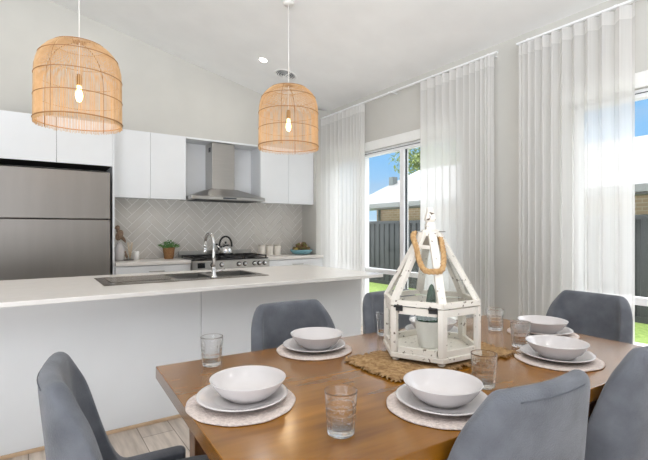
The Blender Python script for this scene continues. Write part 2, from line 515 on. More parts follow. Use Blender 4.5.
MB().box(-.285, .738, 5.23, 5.298, 1.378, 1.885).build('upper_door', M['fridge'], fr, o, bevel=.006)
MB().box(-.285, .738, 5.23, 5.298, .06, 1.370).build('lower_door', M['fridge'], fr, o, bevel=.006)
for x in (-.2, .65): MB().lathe([(.02, 0), (.02, .019)], 12, (x, 5.4, 0)).build('foot', M['black'], fr, o)

UY = 5.47; UZ0, UZ1 = 1.65, 2.43
def wall_cab(name, xs, label):
    t = thing(name, label, 'cabinet', ((xs[0] + xs[-1]) / 2, YB, UZ0)); o = tuple(t.location)
    MB().box(xs[0], xs[-1], UY + .019, YB - .0105, UZ0, UZ1).build('body', M['cab'], t, o)
    for a, b in zip(xs[:-1], xs[1:]):
        MB().box(a + .0015, b - .0015, UY, UY + .018, UZ0 - .012, UZ1 - .001).build('door', M['cab'], t, o, bevel=.0015)
    return t
wall_cab('wall_cabinet', (.789, 1.207, 1.632), 'white two door wall cabinet between fridge and range hood')
wall_cab('wall_cabinet', (2.656, 3.10, 3.528), 'white two door wall cabinet right of the range hood')
t = thing('hood_surround', 'white open niche panels around the range hood chimney', 'cabinet', (2.144, YB, UZ1)); o = tuple(t.location)
MB().box(1.634, 2.654, UY, YB - .001, 2.408, UZ1).build('top_board', M['cab'], t, o)
MB().box(1.634, 2.654, YB - .02, YB - .011, 1.665, 2.407).build('back_panel', M['cab'], t, o)

# range hood
t = thing('range_hood', 'stainless steel canopy range hood with square chimney', 'range hood', (2.14, YB, 1.63)); o = tuple(t.location)
hx0, hx1, hy0, hy1 = 1.645, 2.643, 5.30, 5.778
MB().box(hx0, hx1, hy0, hy1, 1.645, 1.685).build('canopy_lip', M['steel'], t, o, bevel=.003)
MB().hexa([(hx0, hy0, 1.686), (hx1, hy0, 1.686), (hx1, hy1, 1.686), (hx0, hy1, 1.686)],
          [(1.96, 5.50, 1.80), (2.32, 5.50, 1.80), (2.32, hy1, 1.80), (1.96, hy1, 1.80)]).build('canopy', M['steel'], t, o)
MB().box(1.985, 2.295, 5.52, hy1, 1.801, 2.405).build('chimney', M['steel'], t, o, bevel=.002)
v = MB()
for k in range(4): v.box(1.983, 1.9848, 5.58 + .02 * k, 5.592 + .02 * k, 2.29, 2.35)
v.build('vent_slots', M['black'], t, o)
MB().box(2.05, 2.23, hy0 - .004, hy0 - .0005, 1.655, 1.675).build('control_strip', M['gasket'], t, o)
MB().box(1.72, 2.56, 5.36, 5.72, 1.639, 1.6445).build('filter', M['gasket'], t, o)

# base cabinets and worktops
BY = 5.20
def base_cab(x0, x1, label, cols):
    t = thing('base_cabinet', label, 'cabinet', ((x0 + x1) / 2, 5.5, 0)); o = tuple(t.location)
    MB().box(x0, x1, BY + .04, YB - .012, .1, .858).build('body', M['cab'], t, o)
    MB().box(x0, x1, BY + .09, BY + .11, 0, .099).build('kickboard', M['cab'], t, o)
    w = (x1 - x0) / cols
    for c in range(cols):
        a, b = x0 + c * w + .002, x0 + (c + 1) * w - .002
        for z0, z1 in ((.66, .853), (.385, .655), (.11, .38)):
            d = MB().box(a, b, BY + .02, BY + .039, z0, z1).build('drawer', M['cab'], t, o, bevel=.0015)
            m = (a + b) / 2 + (.02 if cols == 1 else 0); z = z1 - .065
            h = MB().tube([(m - .08, BY + .019, z), (m - .08, BY - .004, z), (m - .07, BY - .008, z), (m + .07, BY - .008, z), (m + .08, BY - .004, z), (m + .08, BY + .019, z)], .0055, 8)
            h.build('handle', M['steel'], d, o)
base_cab(.789, 1.612, 'white drawer cabinet between fridge and cooker', 1)
base_cab(2.640, 3.525, 'white drawer cabinet right of the cooker', 1)
tag(MB().box(.789, 1.614, BY, YB - .0106, .86, .90).build('worktop', M['stone'], bevel=.003), 'pale stone worktop between fridge and cooker', 'worktop')
tag(MB().box(2.638, 3.526, BY, YB - .0106, .86, .90).build('worktop', M['stone'], bevel=.003), 'pale stone worktop under the teal fruit bowl', 'worktop')

# cooker
t = thing('range_cooker', 'wide stainless steel range cooker with gas hob and knobs', 'cooker', (2.126, 5.5, 0)); o = tuple(t.location)
cx0, cx1 = 1.617, 2.635
MB().box(cx0, cx1, 5.20, 5.765, .08, .77).build('body', M['steel'], t, o)
for x in (cx0 + .06, cx1 - .06):
    for y in (5.26, 5.7): MB().lathe([(.02, 0), (.02, .0795)], 12, (x, y, 0)).build('foot', M['black'], t, o)
MB().box(cx0, cx1, 5.155, 5.765, .771, .885).build('control_panel', M['steel'], t, o, bevel=.006)
MB().box(cx0 + .04, cx1 - .04, 5.165, 5.199, .2, .75).build('oven_door', M['screen'], t, o, bevel=.004)
MB().tube([(cx0 + .1, 5.168, .71), (cx0 + .1, 5.13, .71), (cx1 - .1, 5.13, .71), (cx1 - .1, 5.168, .71)], .011, 10).build('oven_handle', M['steel'], t, o)
MB().box(cx0 + .01, cx1 - .01, 5.18, 5.72, .8852, .895).build('hob', M['black'], t, o, bevel=.003)
MB().box(cx0, cx1, 5.735, 5.765, .8852, .985).build('back_guard', M['steel'], t, o, bevel=.003)
MB().box(1.675, 1.765, 5.150, 5.1548, .80, .86).build('display', M['screen'], t, o)
for x in (1.86, 1.975, 2.20, 2.285, 2.415, 2.485, 2.56):
    kb = MB().lathe([(.0, 0), (.021, 0), (.024, .004), (.024, .01), (.019, .028), (.017, .032), (0, .033)], 20)
    kb.v = [(p[0] + x, 5.154 - p[2], p[1] + .832) for p in kb.v]
    k_ = kb.build('knob', M['chrome'], t, o)
    MB().tube([(x, 5.1545, .832), (x, 5.147, .832)], .029, 20).build('knob_skirt', M['black'], k_, o)
for (bx, by, br_) in ((1.80, 5.32, .045), (1.80, 5.58, .055), (2.126, 5.45, .075), (2.45, 5.32, .05), (2.45, 5.58, .06)):
    MB().lathe([(0, 0), (br_, 0), (br_, .012), (br_ * .7, .02), (0, .02)], 24, (bx, by, .895)).build('burner', M['black'], t, o)
for (a, b) in ((1.64, 1.955), (1.965, 2.287), (2.297, 2.612)):
    tr = MB()
    z = .928
    for y in (5.21, 5.45, 5.69): tr.box(a, b, y - .006, y + .006, z - .008, z + .006)
    for x in (a + .006, (a + b) / 2, b - .006): tr.box(x - .006, x + .006, 5.21, 5.69, z - .008, z + .006)
    for x in (a + .006, b - .006):
        for y in (5.21, 5.69): tr.box(x - .006, x + .006, y - .006, y + .006, .895, z)
    tr.build('trivet', M['black'], t, o)

# kettle on the rear burner
t = thing('kettle', 'polished steel stovetop kettle with black hoop handle', 'kettle', (2.17, 5.52, .934)); 
MB().lathe([(0, 0), (.088, 0), (.094, .008), (.095, .03), (.088, .075), (.07, .112), (.045, .13), (.04, .132)], 32).build('body', M['chrome'], t)
MB().lathe([(.042, .132), (.04, .14), (.02, .147), (0, .148)], 24).build('lid', M['chrome'], t)
MB().lathe([(0, .147), (.009, .149), (.014, .16), (.012, .17), (0, .174)], 16).build('lid_knob', M['black'], t)
hp = [(.085 * math.cos(a), 0, .125 + .115 * math.sin(a)) for a in [PI * (-.06 + 1.12 * i / 18) for i in range(19)]]
MB().tube(hp, .0125, 10).build('handle', M['black'], t)
MB().tube([(-.075, 0, .07), (-.10, 0, .10), (-.118, 0, .128)], .02, 12, radii=[.024, .019, .015]).build('spout', M['chrome'], t)
MB().ellipsoid((-.122, 0, .135), (.017, .017, .014), 12, 8).build('spout_cap', M['black'], t)

# canisters
for i, (x, lab) in enumerate(((2.735, 'cream canister nearest the cooker'), (2.862, 'cream canister in the middle of three'), (2.985, 'cream canister nearest the teal fruit bowl'))):
    t = thing('canister', lab + ', on the right worktop', 'canister', (x, 5.60, .90), 0, 'canisters on the right worktop')
    MB().lathe([(0, 0), (.048, 0), (.05, .004), (.05, .125), (.047, .13), (0, .13)], 28).build('jar', M['cream'], t)
    MB().lathe([(0, .1301), (.046, .1301), (.046, .146), (.042, .15), (0, .15)], 28).build('lid', M['lid'], t)

# fruit bowl
FB = (3.35, 5.53, .90)
t = thing('fruit_bowl', 'shallow teal bowl of artichokes on the right worktop', 'bowl', FB)
MB().lathe([(0, 0), (.09, 0), (.13, .012), (.158, .045), (.165, .07), (.161, .071), (.152, .047), (.125, .02), (.08, .012), (0, .012)], 40).build('bowl', M['teal'], t)
fruit_pos = [(-.105, -.03, .078), (-.03, -.092, .076), (.065, -.078, .076), (.115, .015, .078), (.04, .088, .076), (-.06, .082, .076), (.0, -.002, .066), (-.055, -.018, .134), (.03, -.02, .142), (.085, .03, .136)]
wh = ['at the left of', 'at the front of', 'at the front right of', 'at the right of', 'behind the middle of', 'at the back left of', 'buried in the middle of', 'heaped left on top of', 'heaped on top of', 'heaped right on top of']
for i, (dx, dy, dz) in enumerate(fruit_pos):
    isA = i % 3 != 0
    r = .04 if isA else .035
    if isA:
        a = MB()
        for ring in range(6):
            zz = -.75 + ring * .3
            rr = r * math.sqrt(max(0, 1 - zz * zz)) * .9
            for k in range(9):
                an = 2 * PI * (k + .5 * (ring % 2)) / 9
                R = Matrix.Rotation(an, 3, 'Z') @ Matrix.Rotation(-.5 + .2 * ring, 3, 'Y')
                a.ellipsoid((rr * math.cos(an), rr * math.sin(an), zz * r), (.006, .013, .017), 6, 5, R)
        a.ellipsoid((0, 0, 0), (r * .85, r * .85, r * .9), 12, 8)
        ob = a.build('artichoke', M['arti'])
        tag(ob, 'dull green artichoke ' + wh[i] + ' the teal bowl', 'artichoke', 'fruit and artichokes in the teal bowl')
    else:
        a = MB().ellipsoid((0, 0, 0), (r, r, r * 1.1), 14, 10, None, lambda an, ph: 1.0 - .25 * max(0, math.sin(ph)))
        ob = a.build('pear', M['pear'])
        tag(ob, 'olive yellow fruit ' + wh[i] + ' the teal bowl', 'fruit', 'fruit and artichokes in the teal bowl')
    ob.location = (FB[0] + dx, FB[1] + dy, FB[2] + dz - .012)
    ob.rotation_euler = (random.uniform(-.4, .4), random.uniform(-.4, .4), random.uniform(0, 6))
cd = MB().box(-.035, .035, -.002, .002, 0, .17).build('greeting_card', M['pink'])
cd.location = (3.475, 5.72, .902); cd.rotation_euler = (math.radians(-8), 0, math.radians(-12))
tag(cd, 'small pale pink card standing behind the teal bowl', 'card')

# herb in wicker pot
t = thing('potted_herb', 'bushy green herb in a brown wicker pot', 'plant', (1.45, 5.58, .90))
t.scale = (1.08, 1.08, 1.18)
MB().lathe([(0, 0), (.048, 0), (.052, .01), (.066, .115), (.07, .12), (.064, .122), (.058, .105), (0, .1)], 28, rmod=lambda r, z, a, k: (r * (1 + .02 * math.sin(a * 14 + k * 1.57)), z)).build('pot', M['wicker'], t)
lf = MB(); st = MB()
for i in range(170):
    a = random.uniform(0, 2 * PI); rad = .115 * math.sqrt(random.random()); z = .125 + random.uniform(0, .085) * (1.1 - rad / .13)
    c = Vector((rad * math.cos(a), rad * math.sin(a), z))
    R = Matrix.Rotation(a, 3, 'Z') @ Matrix.Rotation(random.uniform(-.9, .6), 3, 'Y') @ Matrix.Rotation(random.uniform(-.5, .5), 3, 'X')
    L = random.uniform(.014, .024); w = L * .45
    q = [(-L, 0, 0), (-.2 * L, -w, .003), (L, 0, -.004), (-.2 * L, w, .003), (-.1 * L, 0, .006)]
    lf.add([c + R @ Vector(p) for p in q], [(0, 1, 4), (1, 2, 4), (2, 3, 4), (3, 0, 4)])
    if i % 4 == 0: st.tube([(rad * .4 * math.cos(a), rad * .4 * math.sin(a), .1), tuple(c)], .0015, 5)
lf.build('leaves', M['herb'], t); st.build('stems', M['herb'], t)

# ornaments beside the fridge panel
t = thing('vase', 'white ceramic vase beside the fridge panel', 'vase', (.885, 5.58, .90))
t.scale = (1.1, 1.1, 1.12)
MB().lathe([(0, 0), (.035, 0), (.05, .02), (.056, .07), (.048, .13), (.03, .165), (.026, .18), (.03, .192), (.026, .192), (.022, .18), (0, .17)], 28).build('body', M['china'], t)
bird = MB()
bird.ellipsoid((0, 0, .075), (.036, .03, .06), 14, 10, Matrix.Rotation(.35, 3, 'Y'))
bird.ellipsoid((-.018, 0, .155), (.024, .022, .026), 12, 8)
bird.tube([(-.012, 0, .11), (-.016, 0, .14)], .018, 10)
bird.tube([(-.03, 0, .155), (-.05, 0, .148), (-.062, 0, .138)], .008, 8, radii=[.009, .006, .002])
bird.tube([(.025, 0, .05), (.05, 0, .02), (.062, 0, -.005)], .014, 8, radii=[.02, .014, .005])
ob = bird.build('bird_figurine', M['birdbrown']); ob.location = (.885, 5.58, 1.1165); ob.scale = (1.1, 1.1, 1.1)
tag(ob, 'weathered brown bird figurine perched on the white vase', 'figurine')
t = thing('reed_diffuser', 'small glass reed diffuser with pale reeds', 'diffuser', (1.0, 5.575, .912))
MB().lathe([(0, 0), (.022, 0), (.024, .003), (.024, .05), (.012, .062), (.012, .075), (.009, .075), (.009, .062), (.02, .05), (.02, .006), (0, .006)], 20).build('bottle', M['lpane'], t)
for i in range(6):
    a = i * 1.05
    MB().tube([(.004 * math.cos(a), .004 * math.sin(a), .008), (.03 * math.cos(a), .03 * math.sin(a), .2)], .0022, 6).build('reed', M['reed'], t)
ob = MB().lathe([(0, 0), (.052, 0), (.054, .004), (.054, .009), (.05, .011), (0, .011)], 28, (0, 0, 0)).build('coaster', M['tray'])
ob.location = (.985, 5.565, .9005); tag(ob, 'dark round coaster under the reed diffuser', 'coaster')
fg = MB()
fg.ellipsoid((0, 0, .045), (.015, .02, .03), 12, 8, Matrix.Rotation(-.3, 3, 'Y')); fg.ellipsoid((-.01, 0, .088), (.011, .011, .013), 10, 8)
fg.tube([(-.018, 0, .09), (-.034, 0, .094)], .004, 6, radii=[.005, .001]); fg.tube([(.008, 0, .02), (.006, 0, 0)], .005, 6)
fg.tube([(0, 0, .06), (-.006, 0, .08)], .008, 8)
ob = fg.build('bird_figurine', M['birdbrown']); ob.location = (.955, 5.55, .9125)
tag(ob, 'small brown figurine between the white vase and the diffuser', 'figurine')
t = thing('candle', 'white pillar candle right of the reed diffuser', 'candle', (1.072, 5.57, .90))
MB().lathe([(0, 0), (.03, 0), (.03, .10), (.027, .105), (.01, .102), (0, .102)], 24).build('wax', M['candle'], t)
MB().tube([(0, 0, .101), (.001, 0, .115)], .0012, 6).build('wick', M['black'], t)

# ------------------------------------------------------------------ island
IX0, IX1, IY0, IY1 = -.75, 2.41, 2.68, 3.86
PY = 2.97
t = thing('kitchen_island', 'long white panelled kitchen island', 'island', (.9, 3.4, 0)); o = tuple(t.location)
MB().box(IX0, .988, PY, PY + .018, .02, .872).build('front_panel', M['cab'], t, o, bevel=.001)
MB().box(.991, IX1 - .02, PY, PY + .018, .02, .872).build('front_panel', M['cab'], t, o, bevel=.001)
MB().box(IX1 - .0195, IX1 - .001, PY, IY1 - .05, 0, .872).build('end_panel', M['cab'], t, o, bevel=.001)
MB().box(IX0, IX1 - .021, IY1 - .07, IY1 - .052, .1, .872).build('back_panel', M['cab'], t, o)
MB().box(IX0, IX1 - .021, PY + .02, IY1 - .1, .1, .118).build('floor_panel', M['cab'], t, o)
MB().box(IX0, IX1 - .021, PY + .03, PY + .045, 0, .099).build('plinth', M['dark'], t, o)
MB().box(IX0, IX1 - .02, PY - .013, PY - .0005, 0, .022).build('base_bead', M['bead'], t, o, bevel=.004)
SK = (.40, 1.575, 3.09, 3.62)
wt = MB(); z0, z1 = .874, .90
HX0, HX1, HY0, HY1 = SK[0] + .02, SK[1] - .02, SK[2] + .02, SK[3] - .02
# slab with a cut-out: ring of quads
xs = [IX0, HX0, HX1, IX1]; ys = [IY0, HY0, HY1, IY1]
vv = [(x, y, z) for z in (z0, z1) for y in ys for x in xs]
idx = lambda i, j, k: k * 16 + j * 4 + i
ff = []
for k in (0, 1):
    for j in range(3):
        for i in range(3):
            if (i, j) != (1, 1): ff.append((idx(i, j, k), idx(i + 1, j, k), idx(i + 1, j + 1, k), idx(i, j + 1, k)))
for i in range(3):
    ff.append((idx(i, 0, 0), idx(i + 1, 0, 0), idx(i + 1, 0, 1), idx(i, 0, 1))); ff.append((idx(i, 3, 0), idx(i + 1, 3, 0), idx(i + 1, 3, 1), idx(i, 3, 1)))
    ff.append((idx(0, i, 0), idx(0, i + 1, 0), idx(0, i + 1, 1), idx(0, i, 1))); ff.append((idx(3, i, 0), idx(3, i + 1, 0), idx(3, i + 1, 1), idx(3, i, 1)))
for (i, j, i2, j2) in ((1, 1, 2, 1), (2, 1, 2, 2), (2, 2, 1, 2), (1, 2, 1, 1)):
    ff.append((idx(i, j, 0), idx(i2, j2, 0), idx(i2, j2, 1), idx(i, j, 1)))
wt.add(vv, ff)
tag(wt.build('island_benchtop', M['stone'], bevel=.003), 'long pale stone benchtop on the white island', 'worktop')

# sink
t = thing('sink', 'inset stainless steel double sink with drainer in the island', 'sink', (.99, 3.35, .90)); o = tuple(t.location)
bowls = [(.90, 1.16, 3.21, 3.56), (1.22, 1.53, 3.21, 3.56)]
dk = MB()
xs = [SK[0], .90, 1.16, 1.22, 1.53, SK[1]]; ys = [SK[2], 3.21, 3.56, SK[3]]
for j in range(3):
    for i in range(5):
        if j == 1 and i in (1, 3): continue
        dk.box(xs[i], xs[i + 1], ys[j], ys[j + 1], .9008, .9045)
dk.build('deck', M['sinksteel'], t, o)
dr = MB()
for k in range(9): dr.box(.46, .86, 3.235 + .037 * k, 3.25 + .037 * k, .9046, .9085)
dr.build('drainer_ribs', M['sinksteel'], t, o, bevel=.0015)
for (a, b, c, d) in bowls:
    bw = MB(); zb = .73; s = .0015
    bw.box(a - s, a, c, d, zb, .9006).box(b, b + s, c, d, zb, .9006).box(a, b, c - s, c, zb, .9006).box(a, b, d, d + s, zb, .9006).box(a, b, c, d, zb - s, zb)
    w_ = bw.build('basin', M['steel'], t, o)
    MB().lathe([(0, 0), (.035, 0), (.035, .003), (.028, .001), (0, .001)], 24, ((a + b) / 2, (c + d) / 2, zb + .0005)).build('waste', M['chrome'], w_, o)

# tap
t = thing('kitchen_tap', 'tall chrome gooseneck mixer tap on the island sink', 'tap', (1.145, 3.15, .9046))
MB().lathe([(0, 0), (.025, 0), (.026, .004), (.02, .01), (.016, .014), (.016, .07), (.013, .078), (0, .078)], 24).build('base', M['chrome'], t)
pth = [(0, 0, .07), (0, 0, .16), (0, 0, .235)]
for i in range(1, 15):
    a = PI * i / 14
    pth.append((0, .095 - .095 * math.cos(a), .235 + .095 * math.sin(a)))
pth.append((0, .19, .215))
MB().tube(pth, .0125, 14).build('neck', M['chrome'], t)
MB().lathe([(0, 0), (.016, 0), (.017, .004), (.017, .035), (.014, .04), (0, .04)], 20, (0, .19, .178)).build('spray_head', M['chrome'], t)
MB().tube([(.018, 0, .045), (.05, -.005, .05), (.085, -.01, .065)], .006, 10, radii=[.01, .007, .0055]).build('lever', M['chrome'], t)

# ------------------------------------------------------------------ pendants
def pendant(x, y, zb, label):
    t = thing('rattan_pendant', label, 'pendant light', (x, y, zb), random.uniform(0, .05), 'rattan pendants over the island')
    Rm, H = .282, .60
    def prof(u):   # u 0 bottom .. 1 crown
        if u < .55:
            k = u / .55
            return Rm * (1.0 - .012 * k), .33 * k
        a = (u - .55) / .45 * PI / 2
        e = 0.82
        return .988 * Rm * (math.cos(a) ** e) + .0, .33 + (H - .33) * (math.sin(a) ** e)
    rb = MB()
    nrib = 168
    for i in range(nrib):
        an = 2 * PI * i / nrib + random.uniform(-.006, .006)
        rr = .0020 * random.uniform(.85, 1.15)
        umax = 1.0 if i % 4 == 0 else (.93 if i % 2 == 0 else .84)
        low = random.uniform(-.012, 0)
        pts = []
        for k in range(15):
            u = umax * k / 14
            r, z = prof(u)
            r = max(r, .03)
            if k == 0: z = low
            pts.append((r * math.cos(an), r * math.sin(an), z))
        rb.tube(pts, rr, 4)
    rb.build('cane_ribs', M['rattan'], t)
    for (u, rr) in ((.035, .0045), (.30, .0028), (.55, .0028), (.69, .0028), (.84, .0028)):
        r, z = prof(u)
        MB().tube([((r + .003) * math.cos(2 * PI * i / 64), (r + .003) * math.sin(2 * PI * i / 64), z) for i in range(64)], rr, 6, True).build('hoop', M['hoop'], t)
    for k in range(4):
        an = PI / 4 + k * PI / 2
        pts = []
        for j in range(17):
            r, z = prof(j / 16); r = max(r - .004, .02)
            pts.append((r * math.cos(an), r * math.sin(an), z))
        MB().tube(pts, .0035, 6).build('frame_rib', M['hoop'], t)
    MB().lathe([(0, 0), (.04, 0), (.045, .006), (.03, .014), (0, .016)], 20, (0, 0, H - .006)).build('crown_plate', M['hoop'], t)
    zt_ = zc(x) - zb
    MB().tube([(0, 0, .36), (0, 0, zt_ - .02)], .0038, 8).build('cord', M['cord'], t)
    MB().lathe([(0, 0), (.045, 0), (.05, .008), (.05, .03), (0, .03)], 24, (0, 0, zt_ - .038)).build('ceiling_rose', M['cord'], t)
    MB().lathe([(0, .285), (.019, .285), (.021, .30), (.021, .345), (.014, .365), (0, .37)], 20).build('lamp_holder', M['brass'], t)
    MB().lathe([(0, .165), (.012, .17), (.022, .19), (.025, .21), (.022, .235), (.014, .27), (.013, .2845), (0, .2846)], 20).build('bulb', M['bulb'], t)
    l = bpy.data.lights.new('pendant_lamp', 'POINT'); l.energy = 2; l.color = (1, .78, .5); l.shadow_soft_size = .03
    lo = bpy.data.objects.new('pendant_lamp', l); COL.objects.link(lo); lo.parent = t; lo.location = (0, 0, .12)
pendant(.304, 3.60, 2.02, 'rattan dome pendant hanging in front of the fridge cupboards')
pendant(2.04, 3.60, 2.03, 'rattan dome pendant hanging beside the range hood')

# ------------------------------------------------------------------ ceiling fittings
slope = math.atan(.226)
def downlight(x, y, label):
    t = thing('downlight', label, 'downlight', (x, y, zc(x)), 0, 'recessed ceiling downlights')
    t.rotation_euler = (0, slope, 0)
    MB().lathe([(.046, -.004), (.056, -.008), (.06, -.002), (.06, -.0005), (.046, -.0005)], 32, close=True).build('trim_ring', M['ring'], t)
    MB().lathe([(0, -.003), (.046, -.003), (.046, -.0008), (0, -.0008)], 32).build('lens', M['lens'], t)
    l = bpy.data.lights.new('downlight_lamp', 'AREA'); l.shape = 'DISK'; l.size = .07; l.energy = DL; l.color = (1, .98, .96)
    lo = bpy.data.objects.new('downlight_lamp', l); COL.objects.link(lo); lo.parent = t; lo.location = (0, 0, -.014)
DL = 2.5
downlight(2.39, 4.85, 'lit round downlight in the ceiling left of the vent')
for (x, y) in ((.4, 4.85), (-1.6, 4.85), (2.39, 2.45), (.4, 2.2), (-1.6, 2.2), (2.39, .1), (.4, -.1), (-1.6, -.1), (.4, -2.2), (2.39, -2.0)):  # unseen fittings added as fill light for the room
    downlight(x, y, 'unseen round downlight added to the ceiling as fill light')
t = thing('ceiling_vent', 'round white ceiling air vent above the right pendant', 'air vent', (2.76, 4.95, zc(2.76)))
t.rotation_euler = (0, slope, 0)
MB().lathe([(.125, -.004), (.15, -.01), (.158, -.004), (.158, -.0005), (.125, -.0005)], 40, close=True).build('flange', M['ring'], t)
MB().lathe([(0, -.002), (.125, -.002), (.125, -.0006), (0, -.0006)], 40).build('duct_face', M['ventgap'], t)
vb = MB()
for r in (.03, .06, .09, .115): vb.lathe([(r - .006, -.006), (r + .005, -.014), (r + .007, -.012), (r - .004, -.004)], 40, close=True)
vb.box(-.006, .006, -.124, .124, -.012, -.004)
vb.build('louvres', M['ring'], t)

# ------------------------------------------------------------------ curtains
def curtain(y0, y1, waves, label, tight, rails):
    # tight: 0 none, +1 folds crowd towards y1 ; -1 towards y0
    t = thing('sheer_curtain', label, 'curtain', (3.605, (y0 + y1) / 2, 0)); o = tuple(t.location)
    nper = 12; n = waves * nper
    rowz = [.012, .5, 1.0, 1.5, 2.0, 2.5, 2.80]
    rnd = [random.uniform(.75, 1.2) for _ in range(waves + 2)]
    def pos(i, z):
        u = i / n
        if tight > 0: uu = 1 - (1 - u) ** 1.5
        elif tight < 0: uu = u ** 1.5
        else: uu = u
        y = y0 + (y1 - y0) * uu
        ph = 2 * PI * i / nper
        amp = .036 * rnd[i // nper] * (1.0 + .12 * (2.9 - z) / 2.9)
        return (3.605 + amp * math.sin(ph), y + .010 * math.sin(2 * ph), z)
    m = MB()
    v = []; f = []
    for z in rowz:
        for i in range(n + 1): v.append(pos(i, z))
    for k in range(len(rowz) - 1):
        for i in range(n): f.append((k * (n + 1) + i, k * (n + 1) + i + 1, (k + 1) * (n + 1) + i + 1, (k + 1) * (n + 1) + i))
    m.add(v, f, True); m.build('drape', M['sheer'], t, o)
    h = MB(); v = []; f = []
    for z in (2.8002, 2.90):
        for i in range(n + 1): v.append(pos(i, z))
    for i in range(n): f.append((i, i + 1, n + 1 + i + 1, n + 1 + i))
    h.add(v, f, True); h.build('heading', M['sheertop'], t, o)
curtain(4.40, 5.365, 12, 'sheer white curtain between kitchen and first window', -1, None)
curtain(2.50, 3.40, 12, 'sheer white curtain behind the white lantern', -1, None)
curtain(1.33, 2.20, 11, 'sheer white curtain nearest the right edge, behind grey end chair', 1, None)
for (a, b, lab) in ((2.44, 5.38, 'white ceiling-height curtain track over the left window'), (-.7, 2.24, 'white curtain track over the right window')):
    t = thing('curtain_track', lab, 'curtain track', (3.605, (a + b) / 2, 2.91)); o = tuple(t.location)
    MB().box(3.59, 3.62, a, b, 2.906, 2.922).build('rail', M['alu'], t, o)
    br_ = MB()
    for k in range(5):
        y = a + .1 + (b - a - .2) * k / 4
        br_.box(3.60, XW, y - .01, y + .01, 2.9225, 2.931)
    br_.build('bracket', M['alu'], t, o)

# ------------------------------------------------------------------ dining table
TROT = -math.radians(2.7)
A = Vector((.386, 1.668)); U = Vector((math.cos(TROT), math.sin(TROT))); Vv = Vector((math.sin(TROT), -math.cos(TROT)))
TL, TW, TH = 1.84, .955, .76
tc_ = A + U * (TL / 2) + Vv * (TW / 2)
t = thing('dining_table', 'brown stained timber dining table set for six', 'table', (tc_.x, tc_.y, 0), TROT)
MB().box(-TL / 2, TL / 2, -TW / 2, TW / 2, TH - .045, TH).build('tabletop', M['wood'], t, bevel=.003)
ap = MB()
for s in (-1, 1):
    ap.box(-TL / 2 + .20, TL / 2 - .20, s * (TW / 2 - .06) - .011, s * (TW / 2 - .06) + .011, TH - .125, TH - .0455)
    ap.box(s * (TL / 2 - .155) - .011, s * (TL / 2 - .155) + .011, -TW / 2 + .105, TW / 2 - .105, TH - .125, TH - .0455)
ap.build('apron', M['woodleg'], t)
for sx in (-1, 1):
    for sy in (-1, 1):
        x, y = sx * (TL / 2 - .155), sy * (TW / 2 - .06)
        b, p = .032, .042
        MB().hexa([(x - b, y - b, 0), (x + b, y - b, 0), (x + b, y + b, 0), (x - b, y + b, 0)],
                  [(x - p, y - p, TH - .0455), (x + p, y - p, TH - .0455), (x + p, y + p, TH - .0455), (x - p, y + p, TH - .0455)]).build('leg', M['woodleg'], t, bevel=.004)

# ------------------------------------------------------------------ dining chairs
def chair_shell():
    # centre surface of the wrap-round back; faces +y
    hw, yb, r, yf = .205, -.225, .085, .12
    path = []
    for i in range(6): path.append((hw, yf + (yb + r - yf) * i / 6))
    for i in range(6):
        a = -PI / 2 * i / 6
        path.append((hw - r + r * math.cos(a), yb + r + r * math.sin(a)))
    for i in range(9): path.append((hw - r - (2 * hw - 2 * r) * i / 8, yb - .012 * math.sin(PI * i / 8)))
    for i in range(1, 7):
        a = -PI / 2 - PI / 2 * i / 6
        path.append((-hw + r + r * math.cos(a), yb + r + r * math.sin(a)))
    for i in range(1, 7): path.append((-hw, yb + r + (yf - yb - r) * i / 6))
    def top(y):
        d = max(0, y - (-.212))
        return max(.50, (.904 - 2.2 * d - 5.5 * max(0, d - .06)) + .006 * math.sin(3))
    rows = 8
    def p3(x, y, z):
        k = (z - .46)
        fl = max(0, min(1, (-y + .05) / .25))
        return (x * (1.07 - .20 * k), y - .10 * k * fl, z)
    v = []; f = []; n = len(path)
    for j in range(rows + 1):
        for (x, y) in path:
            zt_ = top(y); z = .40 + (zt_ - .40) * j / rows
            v.append(p3(x, y, z))
    for j in range(rows):
        for i in range(n - 1): f.append((j * n + i, j * n + i + 1, (j + 1) * n + i + 1, (j + 1) * n + i))
    rim = [(p3(x, y, top(y)), (x, y)) for (x, y) in path]
    return v, f, rim
